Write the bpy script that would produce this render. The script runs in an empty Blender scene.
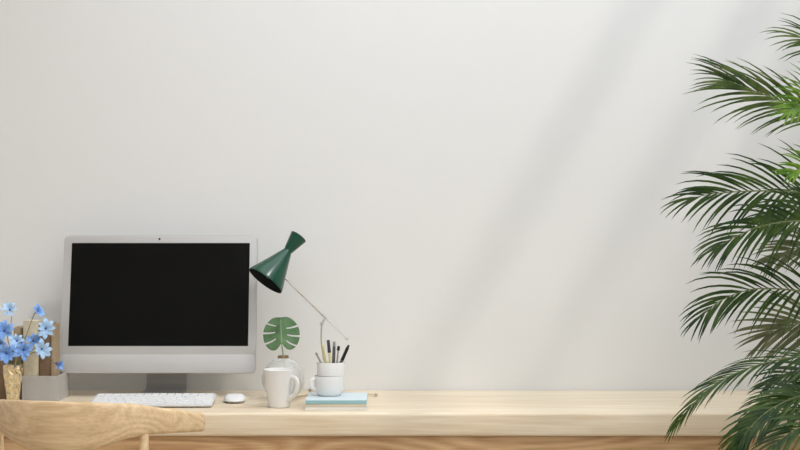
import bpy, bmesh, math, random
from mathutils import Vector, Matrix, Euler
R = math.radians
PI = math.pi
random.seed(7)
sc = bpy.context.scene
C = sc.collection

# ------------------------------------------------------------ camera
F = 1500.0            # focal length in pixels of an 800x450 frame
CZ = 1.2513           # eye height (level camera)
DT = 0.75             # desk top height
cam = bpy.data.cameras.new('camera')
cam.sensor_width = 36.0
cam.lens = 36.0 * F / 800.0
cam_o = bpy.data.objects.new('camera', cam)
C.objects.link(cam_o)
cam_o.location = (0, 0, CZ)
cam_o.rotation_euler = (R(90), 0, 0)
sc.camera = cam_o

# ------------------------------------------------------------ light
world = bpy.data.worlds.new('sky')
sc.world = world
world.use_nodes = True
bg = world.node_tree.nodes['Background']
bg.inputs['Color'].default_value = (0.945, 0.985, 1.03, 1)
bg.inputs['Strength'].default_value = 3.0
sun = bpy.data.lights.new('sun', 'SUN')
sun.energy = 0.85
sun.angle = R(3.0)
sun.color = (1.0, 0.96, 0.90)
sun_o = bpy.data.objects.new('sun', sun)
C.objects.link(sun_o)
SUN_D = Vector((-1.0, 0.95, -1.72)).normalized()
sun_o.rotation_euler = SUN_D.to_track_quat('-Z', 'Y').to_euler()
sun_o.location = (4, -2, 6)
sc.view_settings.view_transform = 'Standard'
sc.view_settings.look = 'None'
sc.view_settings.gamma = 1.0
sc.view_settings.use_curve_mapping = False
sc.view_settings.exposure = -0.38


def P(px, py, D):
    """a point D metres in front of the lens"""
    return Vector(((px - 400) * D / F, D, CZ - (py - 225) * D / F))


def G(px, py):
    """a point on the desk top"""
    D = (CZ - DT) * F / (py - 225)
    return Vector(((px - 400) * D / F, D, DT))


# ------------------------------------------------------------ materials
MATS = {}


def mat(name, col, rough=0.5, metal=0.0, spec=0.5, noise=0.0, nscale=20, bump=0.0, bscale=200, trans=0.0, ior=1.45, sss=None):
    if name in MATS:
        return MATS[name]
    m = bpy.data.materials.new(name)
    m.use_nodes = True
    nt = m.node_tree
    b = nt.nodes['Principled BSDF']
    b.inputs['Base Color'].default_value = (*col, 1)
    b.inputs['Roughness'].default_value = rough
    b.inputs['Metallic'].default_value = metal
    b.inputs['Specular IOR Level'].default_value = spec
    b.inputs['Transmission Weight'].default_value = trans
    b.inputs['IOR'].default_value = ior
    tc = nt.nodes.new('ShaderNodeTexCoord')
    if noise > 0:
        n = nt.nodes.new('ShaderNodeTexNoise')
        n.inputs['Scale'].default_value = nscale
        n.inputs['Detail'].default_value = 4
        nt.links.new(tc.outputs['Object'], n.inputs['Vector'])
        r = nt.nodes.new('ShaderNodeValToRGB')
        r.color_ramp.elements[0].position = 0.3
        r.color_ramp.elements[1].position = 0.7
        r.color_ramp.elements[0].color = (*[c * (1 - noise) for c in col], 1)
        r.color_ramp.elements[1].color = (*[min(1, c * (1 + noise)) for c in col], 1)
        nt.links.new(n.outputs['Fac'], r.inputs['Fac'])
        nt.links.new(r.outputs['Color'], b.inputs['Base Color'])
    if bump > 0:
        n2 = nt.nodes.new('ShaderNodeTexNoise')
        n2.inputs['Scale'].default_value = bscale
        n2.inputs['Detail'].default_value = 3
        nt.links.new(tc.outputs['Object'], n2.inputs['Vector'])
        bp = nt.nodes.new('ShaderNodeBump')
        bp.inputs['Strength'].default_value = bump
        bp.inputs['Distance'].default_value = 0.002
        nt.links.new(n2.outputs['Fac'], bp.inputs['Height'])
        nt.links.new(bp.outputs['Normal'], b.inputs['Normal'])
    MATS[name] = m
    return m


def wood(name, dark, light, stretch=(0.6, 9, 9), scale=3.0, rough=0.45, ring=0.5, offset=(0, 0, 0)):
    if name in MATS:
        return MATS[name]
    m = bpy.data.materials.new(name)
    m.use_nodes = True
    nt = m.node_tree
    N = nt.nodes.new
    L = nt.links.new
    b = nt.nodes['Principled BSDF']
    b.inputs['Roughness'].default_value = rough
    b.inputs['Specular IOR Level'].default_value = 0.35
    tc = N('ShaderNodeTexCoord')
    mp = N('ShaderNodeMapping')
    mp.inputs['Scale'].default_value = stretch
    mp.inputs['Location'].default_value = offset
    L(tc.outputs['Object'], mp.inputs['Vector'])
    n1 = N('ShaderNodeTexNoise')
    n1.inputs['Scale'].default_value = scale
    n1.inputs['Detail'].default_value = 5
    n1.inputs['Distortion'].default_value = 0.6
    L(mp.outputs['Vector'], n1.inputs['Vector'])
    wv = N('ShaderNodeMath')                 # contour rings of the noise = cathedral grain
    wv.operation = 'MULTIPLY'
    wv.inputs[1].default_value = 14.0
    n0 = N('ShaderNodeTexNoise')
    n0.inputs['Scale'].default_value = scale * 0.45
    n0.inputs['Detail'].default_value = 1
    L(mp.outputs['Vector'], n0.inputs['Vector'])
    L(n0.outputs['Fac'], wv.inputs[0])
    fr = N('ShaderNodeMath')
    fr.operation = 'PINGPONG'
    fr.inputs[1].default_value = 0.5
    L(wv.outputs[0], fr.inputs[0])
    mp2 = N('ShaderNodeMapping')
    mp2.inputs['Scale'].default_value = tuple(s * 6 if s > 3 else s * 2 for s in stretch)
    L(tc.outputs['Object'], mp2.inputs['Vector'])
    n2 = N('ShaderNodeTexNoise')
    n2.inputs['Scale'].default_value = scale * 2
    n2.inputs['Detail'].default_value = 3
    L(mp2.outputs['Vector'], n2.inputs['Vector'])
    mix = N('ShaderNodeMix')
    mix.data_type = 'FLOAT'
    mix.inputs[0].default_value = ring
    L(n1.outputs['Fac'], mix.inputs[2])
    L(fr.outputs[0], mix.inputs[3])
    mix2 = N('ShaderNodeMix')
    mix2.data_type = 'FLOAT'
    mix2.inputs[0].default_value = 0.4
    L(mix.outputs[0], mix2.inputs[2])
    L(n2.outputs['Fac'], mix2.inputs[3])
    r = N('ShaderNodeValToRGB')
    r.color_ramp.elements[0].position = 0.25
    r.color_ramp.elements[1].position = 0.68
    r.color_ramp.elements[0].color = (*dark, 1)
    r.color_ramp.elements[1].color = (*light, 1)
    L(mix2.outputs[0], r.inputs['Fac'])
    L(r.outputs['Color'], b.inputs['Base Color'])
    bp = N('ShaderNodeBump')
    bp.inputs['Strength'].default_value = 0.12
    bp.inputs['Distance'].default_value = 0.001
    L(n2.outputs['Fac'], bp.inputs['Height'])
    L(bp.outputs['Normal'], b.inputs['Normal'])
    MATS[name] = m
    return m


def leafmat(name, c1, c2, transl=0.25, rough=0.35):
    if name in MATS:
        return MATS[name]
    m = mat(name, c1, rough=rough, spec=0.28)
    nt = m.node_tree
    b = nt.nodes['Principled BSDF']
    tc = nt.nodes['Texture Coordinate']
    n = nt.nodes.new('ShaderNodeTexNoise')
    n.inputs['Scale'].default_value = 22
    n.inputs['Detail'].default_value = 3
    nt.links.new(tc.outputs['Object'], n.inputs['Vector'])
    r = nt.nodes.new('ShaderNodeValToRGB')
    r.color_ramp.elements[0].position = 0.35
    r.color_ramp.elements[1].position = 0.68
    r.color_ramp.elements[0].color = (*c1, 1)
    r.color_ramp.elements[1].color = (*c2, 1)
    nt.links.new(n.outputs['Fac'], r.inputs['Fac'])
    nt.links.new(r.outputs['Color'], b.inputs['Base Color'])
    t = nt.nodes.new('ShaderNodeBsdfTranslucent')
    nt.links.new(r.outputs['Color'], t.inputs['Color'])
    mx = nt.nodes.new('ShaderNodeMixShader')
    mx.inputs[0].default_value = transl
    out = nt.nodes['Material Output']
    nt.links.new(b.outputs[0], mx.inputs[1])
    nt.links.new(t.outputs[0], mx.inputs[2])
    nt.links.new(mx.outputs[0], out.inputs['Surface'])
    return m


def seethrough(name, col, clear, rough=0.1, spec=0.5, tint=(1, 1, 1)):
    """a thin clear or frosted sheet: part of the light goes straight through"""
    if name in MATS:
        return MATS[name]
    m = mat(name, col, rough=rough, spec=spec)
    nt = m.node_tree
    b = nt.nodes['Principled BSDF']
    t = nt.nodes.new('ShaderNodeBsdfTransparent')
    t.inputs['Color'].default_value = (*tint, 1)
    fz = nt.nodes.new('ShaderNodeLayerWeight')
    fz.inputs['Blend'].default_value = 0.25
    mr = nt.nodes.new('ShaderNodeMapRange')
    mr.inputs['From Min'].default_value = 0.0
    mr.inputs['From Max'].default_value = 1.0
    mr.inputs['To Min'].default_value = clear
    mr.inputs['To Max'].default_value = clear * 0.35
    nt.links.new(fz.outputs['Facing'], mr.inputs['Value'])
    mx = nt.nodes.new('ShaderNodeMixShader')
    nt.links.new(mr.outputs[0], mx.inputs[0])
    nt.links.new(b.outputs[0], mx.inputs[1])
    nt.links.new(t.outputs[0], mx.inputs[2])
    nt.links.new(mx.outputs[0], nt.nodes['Material Output'].inputs['Surface'])
    return m


# ------------------------------------------------------------ mesh helpers
def finish(name, bm, m, parent=None, smooth=True, angle=40):
    bmesh.ops.recalc_face_normals(bm, faces=bm.faces)
    me = bpy.data.meshes.new(name)
    if smooth:
        for f in bm.faces:
            f.smooth = True
        for e in bm.edges:
            if len(e.link_faces) == 2 and e.calc_face_angle(0) > R(angle):
                e.smooth = False
    bm.to_mesh(me)
    bm.free()
    me.materials.append(m)
    o = bpy.data.objects.new(name, me)
    C.objects.link(o)
    if parent:
        o.parent = parent
    return o


def add_box(bm, x0, x1, y0, y1, z0, z1, bev=0.0, seg=2, M=None):
    r = bmesh.ops.create_cube(bm, size=1)
    vs = r['verts']
    for v in vs:
        v.co = Vector(((x0 + x1) / 2 + v.co.x * (x1 - x0), (y0 + y1) / 2 + v.co.y * (y1 - y0), (z0 + z1) / 2 + v.co.z * (z1 - z0)))
    if bev > 0:
        es = list({e for v in vs for e in v.link_edges})
        b = bmesh.ops.bevel(bm, geom=es, offset=bev, segments=seg, affect='EDGES', profile=0.5)
        vs = list({v for f in b['faces'] for v in f.verts} | {v for v in vs if v.is_valid})
    if M is not None:
        bmesh.ops.transform(bm, matrix=M, verts=[v for v in vs if v.is_valid])
    return vs


def box(name, x0, x1, y0, y1, z0, z1, m, parent=None, bev=0.0, seg=2, M=None):
    bm = bmesh.new()
    add_box(bm, x0, x1, y0, y1, z0, z1, bev, seg, M)
    return finish(name, bm, m, parent)


def add_lathe(bm, prof, n=32, M=None, close=False):
    rings = []
    for (r, z) in prof:
        if r < 1e-6:
            v = bm.verts.new((0, 0, z))
            rings.append([v])
        else:
            rings.append([bm.verts.new((r * math.cos(2 * PI * k / n), r * math.sin(2 * PI * k / n), z)) for k in range(n)])
    for a, b in zip(rings, rings[1:]):
        for k in range(n):
            k2 = (k + 1) % n
            if len(a) == 1 and len(b) == 1:
                continue
            if len(a) == 1:
                bm.faces.new((a[0], b[k], b[k2]))
            elif len(b) == 1:
                bm.faces.new((a[k], a[k2], b[0]))
            else:
                bm.faces.new((a[k], a[k2], b[k2], b[k]))
    if M is not None:
        bmesh.ops.transform(bm, matrix=M, verts=[v for r in rings for v in r])


def lathe(name, prof, m, parent=None, n=32, M=None, angle=40):
    bm = bmesh.new()
    add_lathe(bm, prof, n, M)
    return finish(name, bm, m, parent, angle=angle)


def add_tube(bm, pts, rad, n=8, flat=1.0, caps=True):
    pts = [Vector(p) for p in pts]
    if not hasattr(rad, '__len__'):
        rad = [rad] * len(pts)
    rings = []
    up = None
    for i, p in enumerate(pts):
        t = (pts[min(i + 1, len(pts) - 1)] - pts[max(i - 1, 0)]).normalized()
        if up is None:
            up = Vector((0, 0, 1)) if abs(t.z) < 0.9 else Vector((0, 1, 0))
        s = t.cross(up).normalized()
        up = s.cross(t).normalized()
        rings.append([bm.verts.new(p + rad[i] * (s * math.cos(2 * PI * k / n) + up * flat * math.sin(2 * PI * k / n))) for k in range(n)])
    for a, b in zip(rings, rings[1:]):
        for k in range(n):
            bm.faces.new((a[k], a[(k + 1) % n], b[(k + 1) % n], b[k]))
    if caps:
        bm.faces.new(rings[0])
        bm.faces.new(rings[-1])


def tube(name, pts, rad, m, parent=None, n=8, flat=1.0):
    bm = bmesh.new()
    add_tube(bm, pts, rad, n, flat)
    return finish(name, bm, m, parent)


def spline(pts, k=8):
    pts = [Vector(p) for p in pts]
    q = [pts[0] * 2 - pts[1]] + pts + [pts[-1] * 2 - pts[-2]]
    out = []
    for i in range(1, len(q) - 2):
        p0, p1, p2, p3 = q[i - 1:i + 3]
        for j in range(k):
            t = j / k
            out.append(0.5 * ((2 * p1) + (p2 - p0) * t + (2 * p0 - 5 * p1 + 4 * p2 - p3) * t * t + (3 * p1 - p0 - 3 * p2 + p3) * t ** 3))
    out.append(pts[-1])
    return out


def axis_matrix(origin, direction):
    return Matrix.Translation(origin) @ Vector(direction).to_track_quat('Z', 'Y').to_matrix().to_4x4()


def thing(name, label, cat, loc=(0, 0, 0), rotz=0, group=None):
    o = bpy.data.objects.new(name, None)
    o.empty_display_size = 0.05
    C.objects.link(o)
    o.location = loc
    o.rotation_euler = (0, 0, rotz)
    return tag(o, label, cat, group)


def tag(o, label, cat, group=None):
    o['label'] = label
    o['category'] = cat
    if group:
        o['group'] = group
    return o


def struct(o, label=None):
    o['kind'] = 'structure'
    if label:
        o['label'] = label
    return o


# ------------------------------------------------------------ the room
WY = 4.557            # back wall
XL, XR, YB, ZC = -2.7, 1.98, -2.2, 2.90
m_wall = mat('painted_plaster', (0.80, 0.797, 0.787), rough=0.9, spec=0.15, bump=0.05, bscale=60)
m_ceil = mat('ceiling_paint', (0.82, 0.81, 0.79), rough=0.9, spec=0.1)
m_floor = wood('floor_oak', (0.50, 0.40, 0.29), (0.66, 0.55, 0.42), stretch=(8, 0.6, 8), scale=2)
m_beam = mat('white_beam_paint', (0.8, 0.79, 0.77), rough=0.6)
struct(box('wall_back', XL - 0.1, XR + 0.1, WY, WY + 0.12, 0, ZC + 0.1, m_wall), 'plain warm white plaster wall behind the desk')
struct(box('wall_left', XL - 0.12, XL, YB, WY, 0, ZC + 0.1, m_wall), 'white side wall of the room')
struct(box('wall_right', XR, XR + 0.12, YB, WY, 0, ZC + 0.02, m_wall), 'white side wall beyond the palm')
struct(box('wall_rear', XL - 0.1, XR + 0.1, YB - 0.12, YB, 0, ZC + 0.1, m_wall), 'white wall behind the viewer')
fl = bpy.data.objects.new('floor', None)
C.objects.link(fl)
struct(fl, 'oak plank floor of the room')
box('subfloor', XL - 0.1, XR + 0.1, YB, WY, -0.08, -0.022, m_floor, fl)
pw = 0.18
x = XL
bm = bmesh.new()
add_box(bm, -pw / 2 + 0.001, pw / 2 - 0.001, YB, WY, -0.02, 0, 0.0015, 1)
pl0 = finish('plank', bm, m_floor, fl)
pl0.location.x = XL + pw / 2
for k in range(1, 26):
    o = pl0.copy()
    C.objects.link(o)
    o.parent = fl
    o.location.x = XL + pw * (k + 0.5)
# ceiling with a long roof light; its bars run towards the back wall and cast the soft slanting bands
SK0, SK1 = -0.9, XR
struct(box('ceiling', XL - 0.1, SK0, YB, WY + 0.1, ZC, ZC + 0.1, m_ceil), 'white ceiling beside the roof light')
for k, xx in enumerate((1.315, 1.675)):
    struct(box('trim_%d' % (k + 1), xx - 0.04, xx + 0.04, YB, WY, ZC - 0.02, ZC + 0.08, m_beam), 'white bar of the roof light')

# ------------------------------------------------------------ desk
m_top = wood('pale_oak_top', (0.67, 0.51, 0.33), (0.94, 0.84, 0.67), stretch=(0.7, 8, 8), scale=2.2, rough=0.4, ring=0.25)
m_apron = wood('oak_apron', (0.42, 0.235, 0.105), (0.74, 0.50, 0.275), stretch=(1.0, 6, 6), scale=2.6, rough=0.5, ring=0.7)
D1 = 4.0
desk = thing('desk', 'long pale oak desk with thick top running along the white wall', 'desk', (0, 4.28, 0))
DX0, DX1 = -1.42, 1.36
yo = -4.28
box('desk_top', DX0, DX1, D1 + yo, WY - 0.004 + yo, DT - 0.063, DT, m_top, desk, bev=0.008, seg=3)
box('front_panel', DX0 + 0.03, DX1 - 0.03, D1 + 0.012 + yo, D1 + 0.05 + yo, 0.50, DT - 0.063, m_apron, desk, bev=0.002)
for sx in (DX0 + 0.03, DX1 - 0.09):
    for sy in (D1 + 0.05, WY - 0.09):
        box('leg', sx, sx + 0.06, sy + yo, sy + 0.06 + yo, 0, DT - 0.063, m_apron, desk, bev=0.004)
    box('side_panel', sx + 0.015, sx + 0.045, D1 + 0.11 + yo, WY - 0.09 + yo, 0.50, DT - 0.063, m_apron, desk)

# ------------------------------------------------------------ monitor
m_alu = mat('pale_aluminium', (0.53, 0.52, 0.505), rough=0.42, metal=0.0, spec=0.4)
m_chin = mat('pale_grey_chin', (0.56, 0.55, 0.545), rough=0.4, spec=0.4)
m_stand = mat('grey_aluminium', (0.40, 0.395, 0.385), rough=0.35, metal=0.3)
m_screen = mat('black_screen_glass', (0.006, 0.006, 0.0055), rough=0.12, spec=0.12)
m_black = mat('black_plastic', (0.012, 0.012, 0.012), rough=0.4)
mx = -0.7057
mon = thing('desktop_computer', 'pale grey all-in-one computer with blank black screen on a low metal stand', 'computer', (mx, 4.44, DT))
W, H, T = 0.5705, 0.4053, 0.016
tilt = math.atan(0.07 / 0.3992)
MB = Matrix.Translation((0, 4.36 - 4.44, 0.8211 - DT)) @ Matrix.Rotation(-tilt, 4, 'X')


def rounded_slab(bm, x0, x1, z0, z1, y0, y1, rad, bev, M):
    pts = []
    for cx, cz, a0 in ((x1 - rad, z1 - rad, 0), (x0 + rad, z1 - rad, 90), (x0 + rad, z0 + rad, 180), (x1 - rad, z0 + rad, 270)):
        for k in range(7):
            a = R(a0 + 15 * k)
            pts.append((cx + rad * math.cos(a), cz + rad * math.sin(a)))
    f = [bm.verts.new((px, y0, pz)) for px, pz in pts]
    b = [bm.verts.new((px, y1, pz)) for px, pz in pts]
    n = len(pts)
    bm.faces.new(f)
    bm.faces.new(b)
    for k in range(n):
        bm.faces.new((f[k], f[(k + 1) % n], b[(k + 1) % n], b[k]))
    if bev:
        es = [e for e in bm.edges if abs(e.verts[0].co.y - e.verts[1].co.y) < 1e-6]
        bmesh.ops.bevel(bm, geom=es, offset=bev, segments=2, affect='EDGES', profile=0.5)
    bmesh.ops.transform(bm, matrix=M, verts=bm.verts)


bm = bmesh.new()
rounded_slab(bm, -W / 2, W / 2, 0, H, 0, T, 0.014, 0.002, MB)
body = finish('housing', bm, m_alu, mon)
bm = bmesh.new()
rounded_slab(bm, -W / 2 + 0.0232, W / 2 - 0.0225, 0.0785, H - 0.0225, -0.0006, 0.004, 0.002, 0, MB)
finish('screen', bm, m_screen, mon)
bm = bmesh.new()
rounded_slab(bm, -W / 2 + 0.001, W / 2 - 0.001, 0.001, 0.054, -0.0010, 0.004, 0.0125, 0.0005, MB)
finish('chin', bm, m_chin, mon)
bm = bmesh.new()
bmesh.ops.create_cone(bm, cap_ends=True, segments=16, radius1=0.0032, radius2=0.0032, depth=0.002,
                      matrix=MB @ Matrix.Translation((-0.004, -0.0004, H - 0.0105)) @ Matrix.Rotation(R(90), 4, 'X'))
finish('webcam', bm, m_black, mon)
# bent plate stand
prof = spline([(0.045, 0.285), (0.058, 0.15), (0.062, 0.06), (0.060, 0.022), (0.045, 0.007), (0.02, 0.005), (-0.06, 0.005)], 6)
bm = bmesh.new()
rows = []
for i, p in enumerate(prof):
    a, b = prof[max(i - 1, 0)], prof[min(i + 1, len(prof) - 1)]
    t = Vector((b[0] - a[0], b[1] - a[1])).normalized()
    nn = Vector((-t.y, t.x)) * 0.0042
    hw = 0.0585 + 0.003 * i / len(prof)
    rows.append([bm.verts.new((0.006 + sx * hw, p[0] + s * nn.x, max(0.0005, p[1] + s * nn.y))) for sx, s in ((-1, 1), (1, 1), (1, -1), (-1, -1))])
for a, b in zip(rows, rows[1:]):
    for k in range(4):
        bm.faces.new((a[k], a[(k + 1) % 4], b[(k + 1) % 4], b[k]))
bm.faces.new(rows[0])
bm.faces.new(rows[-1])
finish('stand', bm, m_stand, mon)
box('hinge', -0.035, 0.047, -0.045, 0.048, 0.215, 0.265, m_stand, mon, bev=0.004)

# ------------------------------------------------------------ keyboard
m_white = mat('white_plastic', (0.80, 0.80, 0.795), rough=0.4)
m_key = mat('white_keys', (0.84, 0.84, 0.84), rough=0.45)
m_tray = mat('silver_key_tray', (0.66, 0.67, 0.675), rough=0.45)
kb = thing('keyboard', 'slim white keyboard lying in front of the computer stand', 'keyboard', (-0.6875, 4.18, DT), R(1.8))
KW, KD = 0.339, 0.146
MK = Matrix.Translation((0, -KD / 2, 0.003)) @ Matrix.Rotation(R(5.6), 4, 'X')
bm = bmesh.new()
add_box(bm, -KW / 2, KW / 2, 0, KD, 0, 0.006, 0.0022, 2, MK)
finish('key_tray', bm, m_tray, kb)
bm = bmesh.new()
cols, gap = 15, 0.0035
for r in range(6):
    z0, z1 = 0.0056, 0.0088
    dy = (KD - 0.012) / 6
    y0 = 0.006 + r * dy
    xs = []
    ww = (KW - 0.012) / cols
    if r == 0:
        wl = [1, 1, 1, 1.25, 5.25, 1.25, 1.25, 1, 1, 1]
    elif r == 1:
        wl = [2.2] + [1] * 10 + [2.8]
    elif r == 2:
        wl = [1.8] + [1] * 11 + [2.2]
    else:
        wl = [1.5 if r == 3 else 1] + [1] * 12 + [1.5 if r == 3 else 2]
        if r == 5:
            wl = [1] * 15
    s = sum(wl)
    x = -KW / 2 + 0.006
    for w in wl:
        w2 = (KW - 0.012) * w / s
        add_box(bm, x + gap / 2, x + w2 - gap / 2, y0 + gap / 2, y0 + dy - gap / 2, z0, z1, M=MK)
        x += w2
ko = finish('keys', bm, m_key, kb, smooth=False)
ko['kind'] = 'stuff'
bm = bmesh.new()
add_tube(bm, [(-KW / 2 + 0.01, KD / 2 - 0.014, 0.0085), (KW / 2 - 0.01, KD / 2 - 0.014, 0.0085)], 0.008, 12)
finish('battery_bar', bm, m_tray, kb)

# ------------------------------------------------------------ mouse
g = G(234.5, 402)
ms = thing('computer_mouse', 'low white wireless mouse lying on the desk right of the keyboard', 'mouse', (g.x, g.y + 0.005, DT), R(6))
bm = bmesh.new()
rows = []
nu, nv = 20, 8
for j in range(nv + 1):
    t = j / nv
    zz = math.sin(t * PI / 2)
    rr = math.cos(t * PI / 2) ** 0.55 if j < nv else 0
    ring = []
    for k in range(nu):
        a = 2 * PI * k / nu
        ca, sa = math.cos(a), math.sin(a)
        ex = abs(ca) ** 0.8 * (1 if ca > 0 else -1) * 0.0315 * rr
        ey = abs(sa) ** 0.8 * (1 if sa > 0 else -1) * 0.054 * rr
        ring.append(bm.verts.new((ex, ey, 0.0065 + 0.0165 * zz * (1 - 2.2 * ey * ey / 0.054 / 0.3))))
    rows.append(ring)
for a, b in zip(rows, rows[1:]):
    for k in range(nu):
        bm.faces.new((a[k], a[(k + 1) % nu], b[(k + 1) % nu], b[k]))
bmesh.ops.remove_doubles(bm, verts=bm.verts, dist=1e-5)
finish('shell', bm, m_white, ms)
bm = bmesh.new()
vs1 = []
for zz, q in ((0.0005, 0.86), (0.0066, 0.97)):
    vs1.append([bm.verts.new((abs(math.cos(2 * PI * k / nu)) ** 0.8 * math.copysign(1, math.cos(2 * PI * k / nu)) * 0.0315 * q,
                              abs(math.sin(2 * PI * k / nu)) ** 0.8 * math.copysign(1, math.sin(2 * PI * k / nu)) * 0.054 * q, zz)) for k in range(nu)])
for k in range(nu):
    bm.faces.new((vs1[0][k], vs1[0][(k + 1) % nu], vs1[1][(k + 1) % nu], vs1[1][k]))
bm.faces.new(vs1[0])
bm.faces.new(vs1[1])
finish('base', bm, m_stand, ms)

# ------------------------------------------------------------ mugs and cup
m_cer = mat('white_ceramic', (0.80, 0.79, 0.775), rough=0.25, spec=0.5)
g = G(278.5, 408.3)
mug = thing('coffee_mug', 'tall white tapered mug with curved handle in front of the round glass vase', 'mug', (g.x, g.y + 0.03, DT))
HM = 0.1035
lathe('mug_body', [(0, 0.0), (0.027, 0.0), (0.0305, 0.0015), (0.0315, 0.006), (0.0365, 0.045), (0.0447, HM - 0.002), (0.0450, HM), (0.0438, HM + 0.001),
                   (0.0425, HM - 0.001), (0.034, 0.045), (0.0285, 0.008), (0, 0.006)], m_cer, mug, n=40)
hp = spline([(0.036, 0, 0.074), (0.050, 0, 0.084), (0.064, 0, 0.077), (0.066, 0, 0.058), (0.056, 0, 0.038), (0.042, 0, 0.028), (0.030, 0, 0.024)], 5)
h = tube('handle', hp, 0.0052, m_cer, mug, n=10, flat=1.25)
h.rotation_euler.z = R(-38)

BT = 0.7795           # top of the book stack
pm = Vector(((329.3 - 400) * 4.15 / F, 4.15, BT))
cup = thing('round_mug', 'short white mug with left-hand handle on the pale blue book', 'mug', pm)
lathe('mug_body', [(0, 0), (0.026, 0), (0.031, 0.0015), (0.036, 0.008), (0.0395, 0.02), (0.0408, 0.038), (0.041, 0.0545), (0.0405, 0.0555), (0.0395, 0.055),
                   (0.0385, 0.038), (0.037, 0.02), (0.033, 0.007), (0, 0.005)], m_cer, cup, n=40)
hp = spline([(0.037, 0, 0.0465), (0.045, 0, 0.047), (0.0520, 0, 0.041), (0.0515, 0, 0.028), (0.045, 0, 0.020), (0.036, 0, 0.0175)], 5)
h = tube('handle', hp, 0.0042, m_cer, cup, n=10, flat=1.3)
h.rotation_euler.z = R(180 + 18)
pc = pm + Vector((0.0045, 0.0, 0.0055))
pcup = thing('pen_cup', 'plain white cup full of pens nested inside the short mug', 'cup', pc)
lathe('cup_body', [(0, 0), (0.026, 0), (0.0290, 0.003), (0.0318, 0.03), (0.0338, 0.049), (0.0386, 0.0507), (0.0392, 0.0865), (0.0386, 0.0875), (0.0376, 0.0865),
                   (0.0362, 0.058), (0.030, 0.05), (0.028, 0.006), (0, 0.004)], m_cer, pcup, n=40)


# ------------------------------------------------------------ pens
def pen(name, label, top_px, dy, rad, sections):
    """sections: list of (part name, from, to, material, radius factor) along the pen, 0 = lower end"""
    ptop = P(top_px[0], top_px[1], 4.15 + dy)
    foot = Vector((pc.x + top_px[2], pc.y + top_px[3], pc.z + 0.008))
    t = thing(name, label, 'pen' if 'pen' in name or 'marker' in name else name.split('_')[-1], foot)
    ax = ptop - foot
    for (pn, a, b, m, f0, f1) in sections:
        M = axis_matrix(ax * a, ax)
        Ls = ax.length * (b - a)
        lathe(pn, [(0, 0), (rad * f0, 0.0003), (rad * (f0 * .5 + f1 * .5), Ls / 2), (rad * f1, Ls - 0.0003), (0, Ls)], m, t, n=10, M=M)
    return t


m_yel = mat('pale_yellow_lacquer', (0.72, 0.66, 0.30), rough=0.4)
m_cream = mat('cream_lacquer', (0.76, 0.68, 0.42), rough=0.4)
m_dkp = mat('dark_violet_rubber', (0.05, 0.04, 0.055), rough=0.5)
m_dkg = mat('dark_grey_plastic', (0.11, 0.11, 0.11), rough=0.4)
m_mid = mat('mid_grey_plastic', (0.30, 0.30, 0.29), rough=0.4)
m_ply = mat('olive_grey_plastic', (0.36, 0.35, 0.27), rough=0.4)
m_brass = mat('aged_brass', (0.60, 0.52, 0.38), rough=0.3, metal=0.8)
pen('slim_pencil', 'slim pale yellow pencil leaning beside the lamp stem in the cup', (322.2, 343, -0.001, 0.008), 0.016, 0.0034,
    [('barrel', 0, 0.94, m_yel, 1, 1), ('tip', 0.94, 1, m_cream, 0.9, 0.25)])
pen('brush_pen', 'cream pen with thick dark violet cap in the cup', (328.2, 340, 0.006, -0.004), -0.006, 0.0042,
    [('barrel', 0, 0.75, m_cream, 0.85, 1), ('cap', 0.75, 1, m_dkp, 1.12, 0.95)])
pen('thick_marker', 'upright dark grey marker in the middle of the cup', (334.3, 341.5, 0.004, 0.004), 0.004, 0.0047,
    [('barrel', 0, 0.9, m_dkg, 0.9, 0.95), ('end_plug', 0.9, 1, m_mid, 0.9, 0.75)])
pen('ball_pen', 'thin grey pen with a small dark push button in the cup', (338.7, 346, 0.009, -0.002), -0.004, 0.0029,
    [('barrel', 0, 0.90, m_mid, 0.9, 0.8), ('button', 0.90, 1, m_black, 1.5, 1.2)])
pen('cap_pen', 'thick black pen leaning to the right in the cup', (348.8, 345, -0.006, 0.004), 0.0, 0.0042,
    [('barrel', 0, 0.66, m_dkg, 0.85, 1), ('cap', 0.66, 0.95, m_black, 1.15, 1.1), ('cap_end', 0.95, 1, m_black, 0.8, 0.7)])
pen('clip_pen', 'olive grey pen leaning far left over the rim of the cup', (315.8, 352.6, 0.014, -0.008), -0.014, 0.0031,
    [('barrel', 0, 0.93, m_ply, 0.9, 1), ('end_cap', 0.93, 1, m_mid, 1.25, 1.0)])


# ------------------------------------------------------------ stacked books
def flat_book(name, label, x0, x1, y0, y1, z0, z1, mc, mp, me, rot=0):
    cx, cy = (x0 + x1) / 2, (y0 + y1) / 2
    t = thing(name, label, 'book', (cx, cy, z0), R(rot))
    hx, hy, h = (x1 - x0) / 2, (y1 - y0) / 2, z1 - z0
    c = 0.0016
    box('top_cover', -hx, hx, -hy, hy, h - c, h, mc, t, bev=0.0005, seg=1)
    box('bottom_cover', -hx, hx, -hy, hy, 0, c, me, t, bev=0.0005, seg=1)
    box('spine', -hx, hx, -hy, -hy + 0.002, c, h - c, me, t)
    box('pages', -hx + 0.003, hx - 0.003, -hy + 0.002, hy - 0.003, c, h - c, mp, t)
    return t


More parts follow.
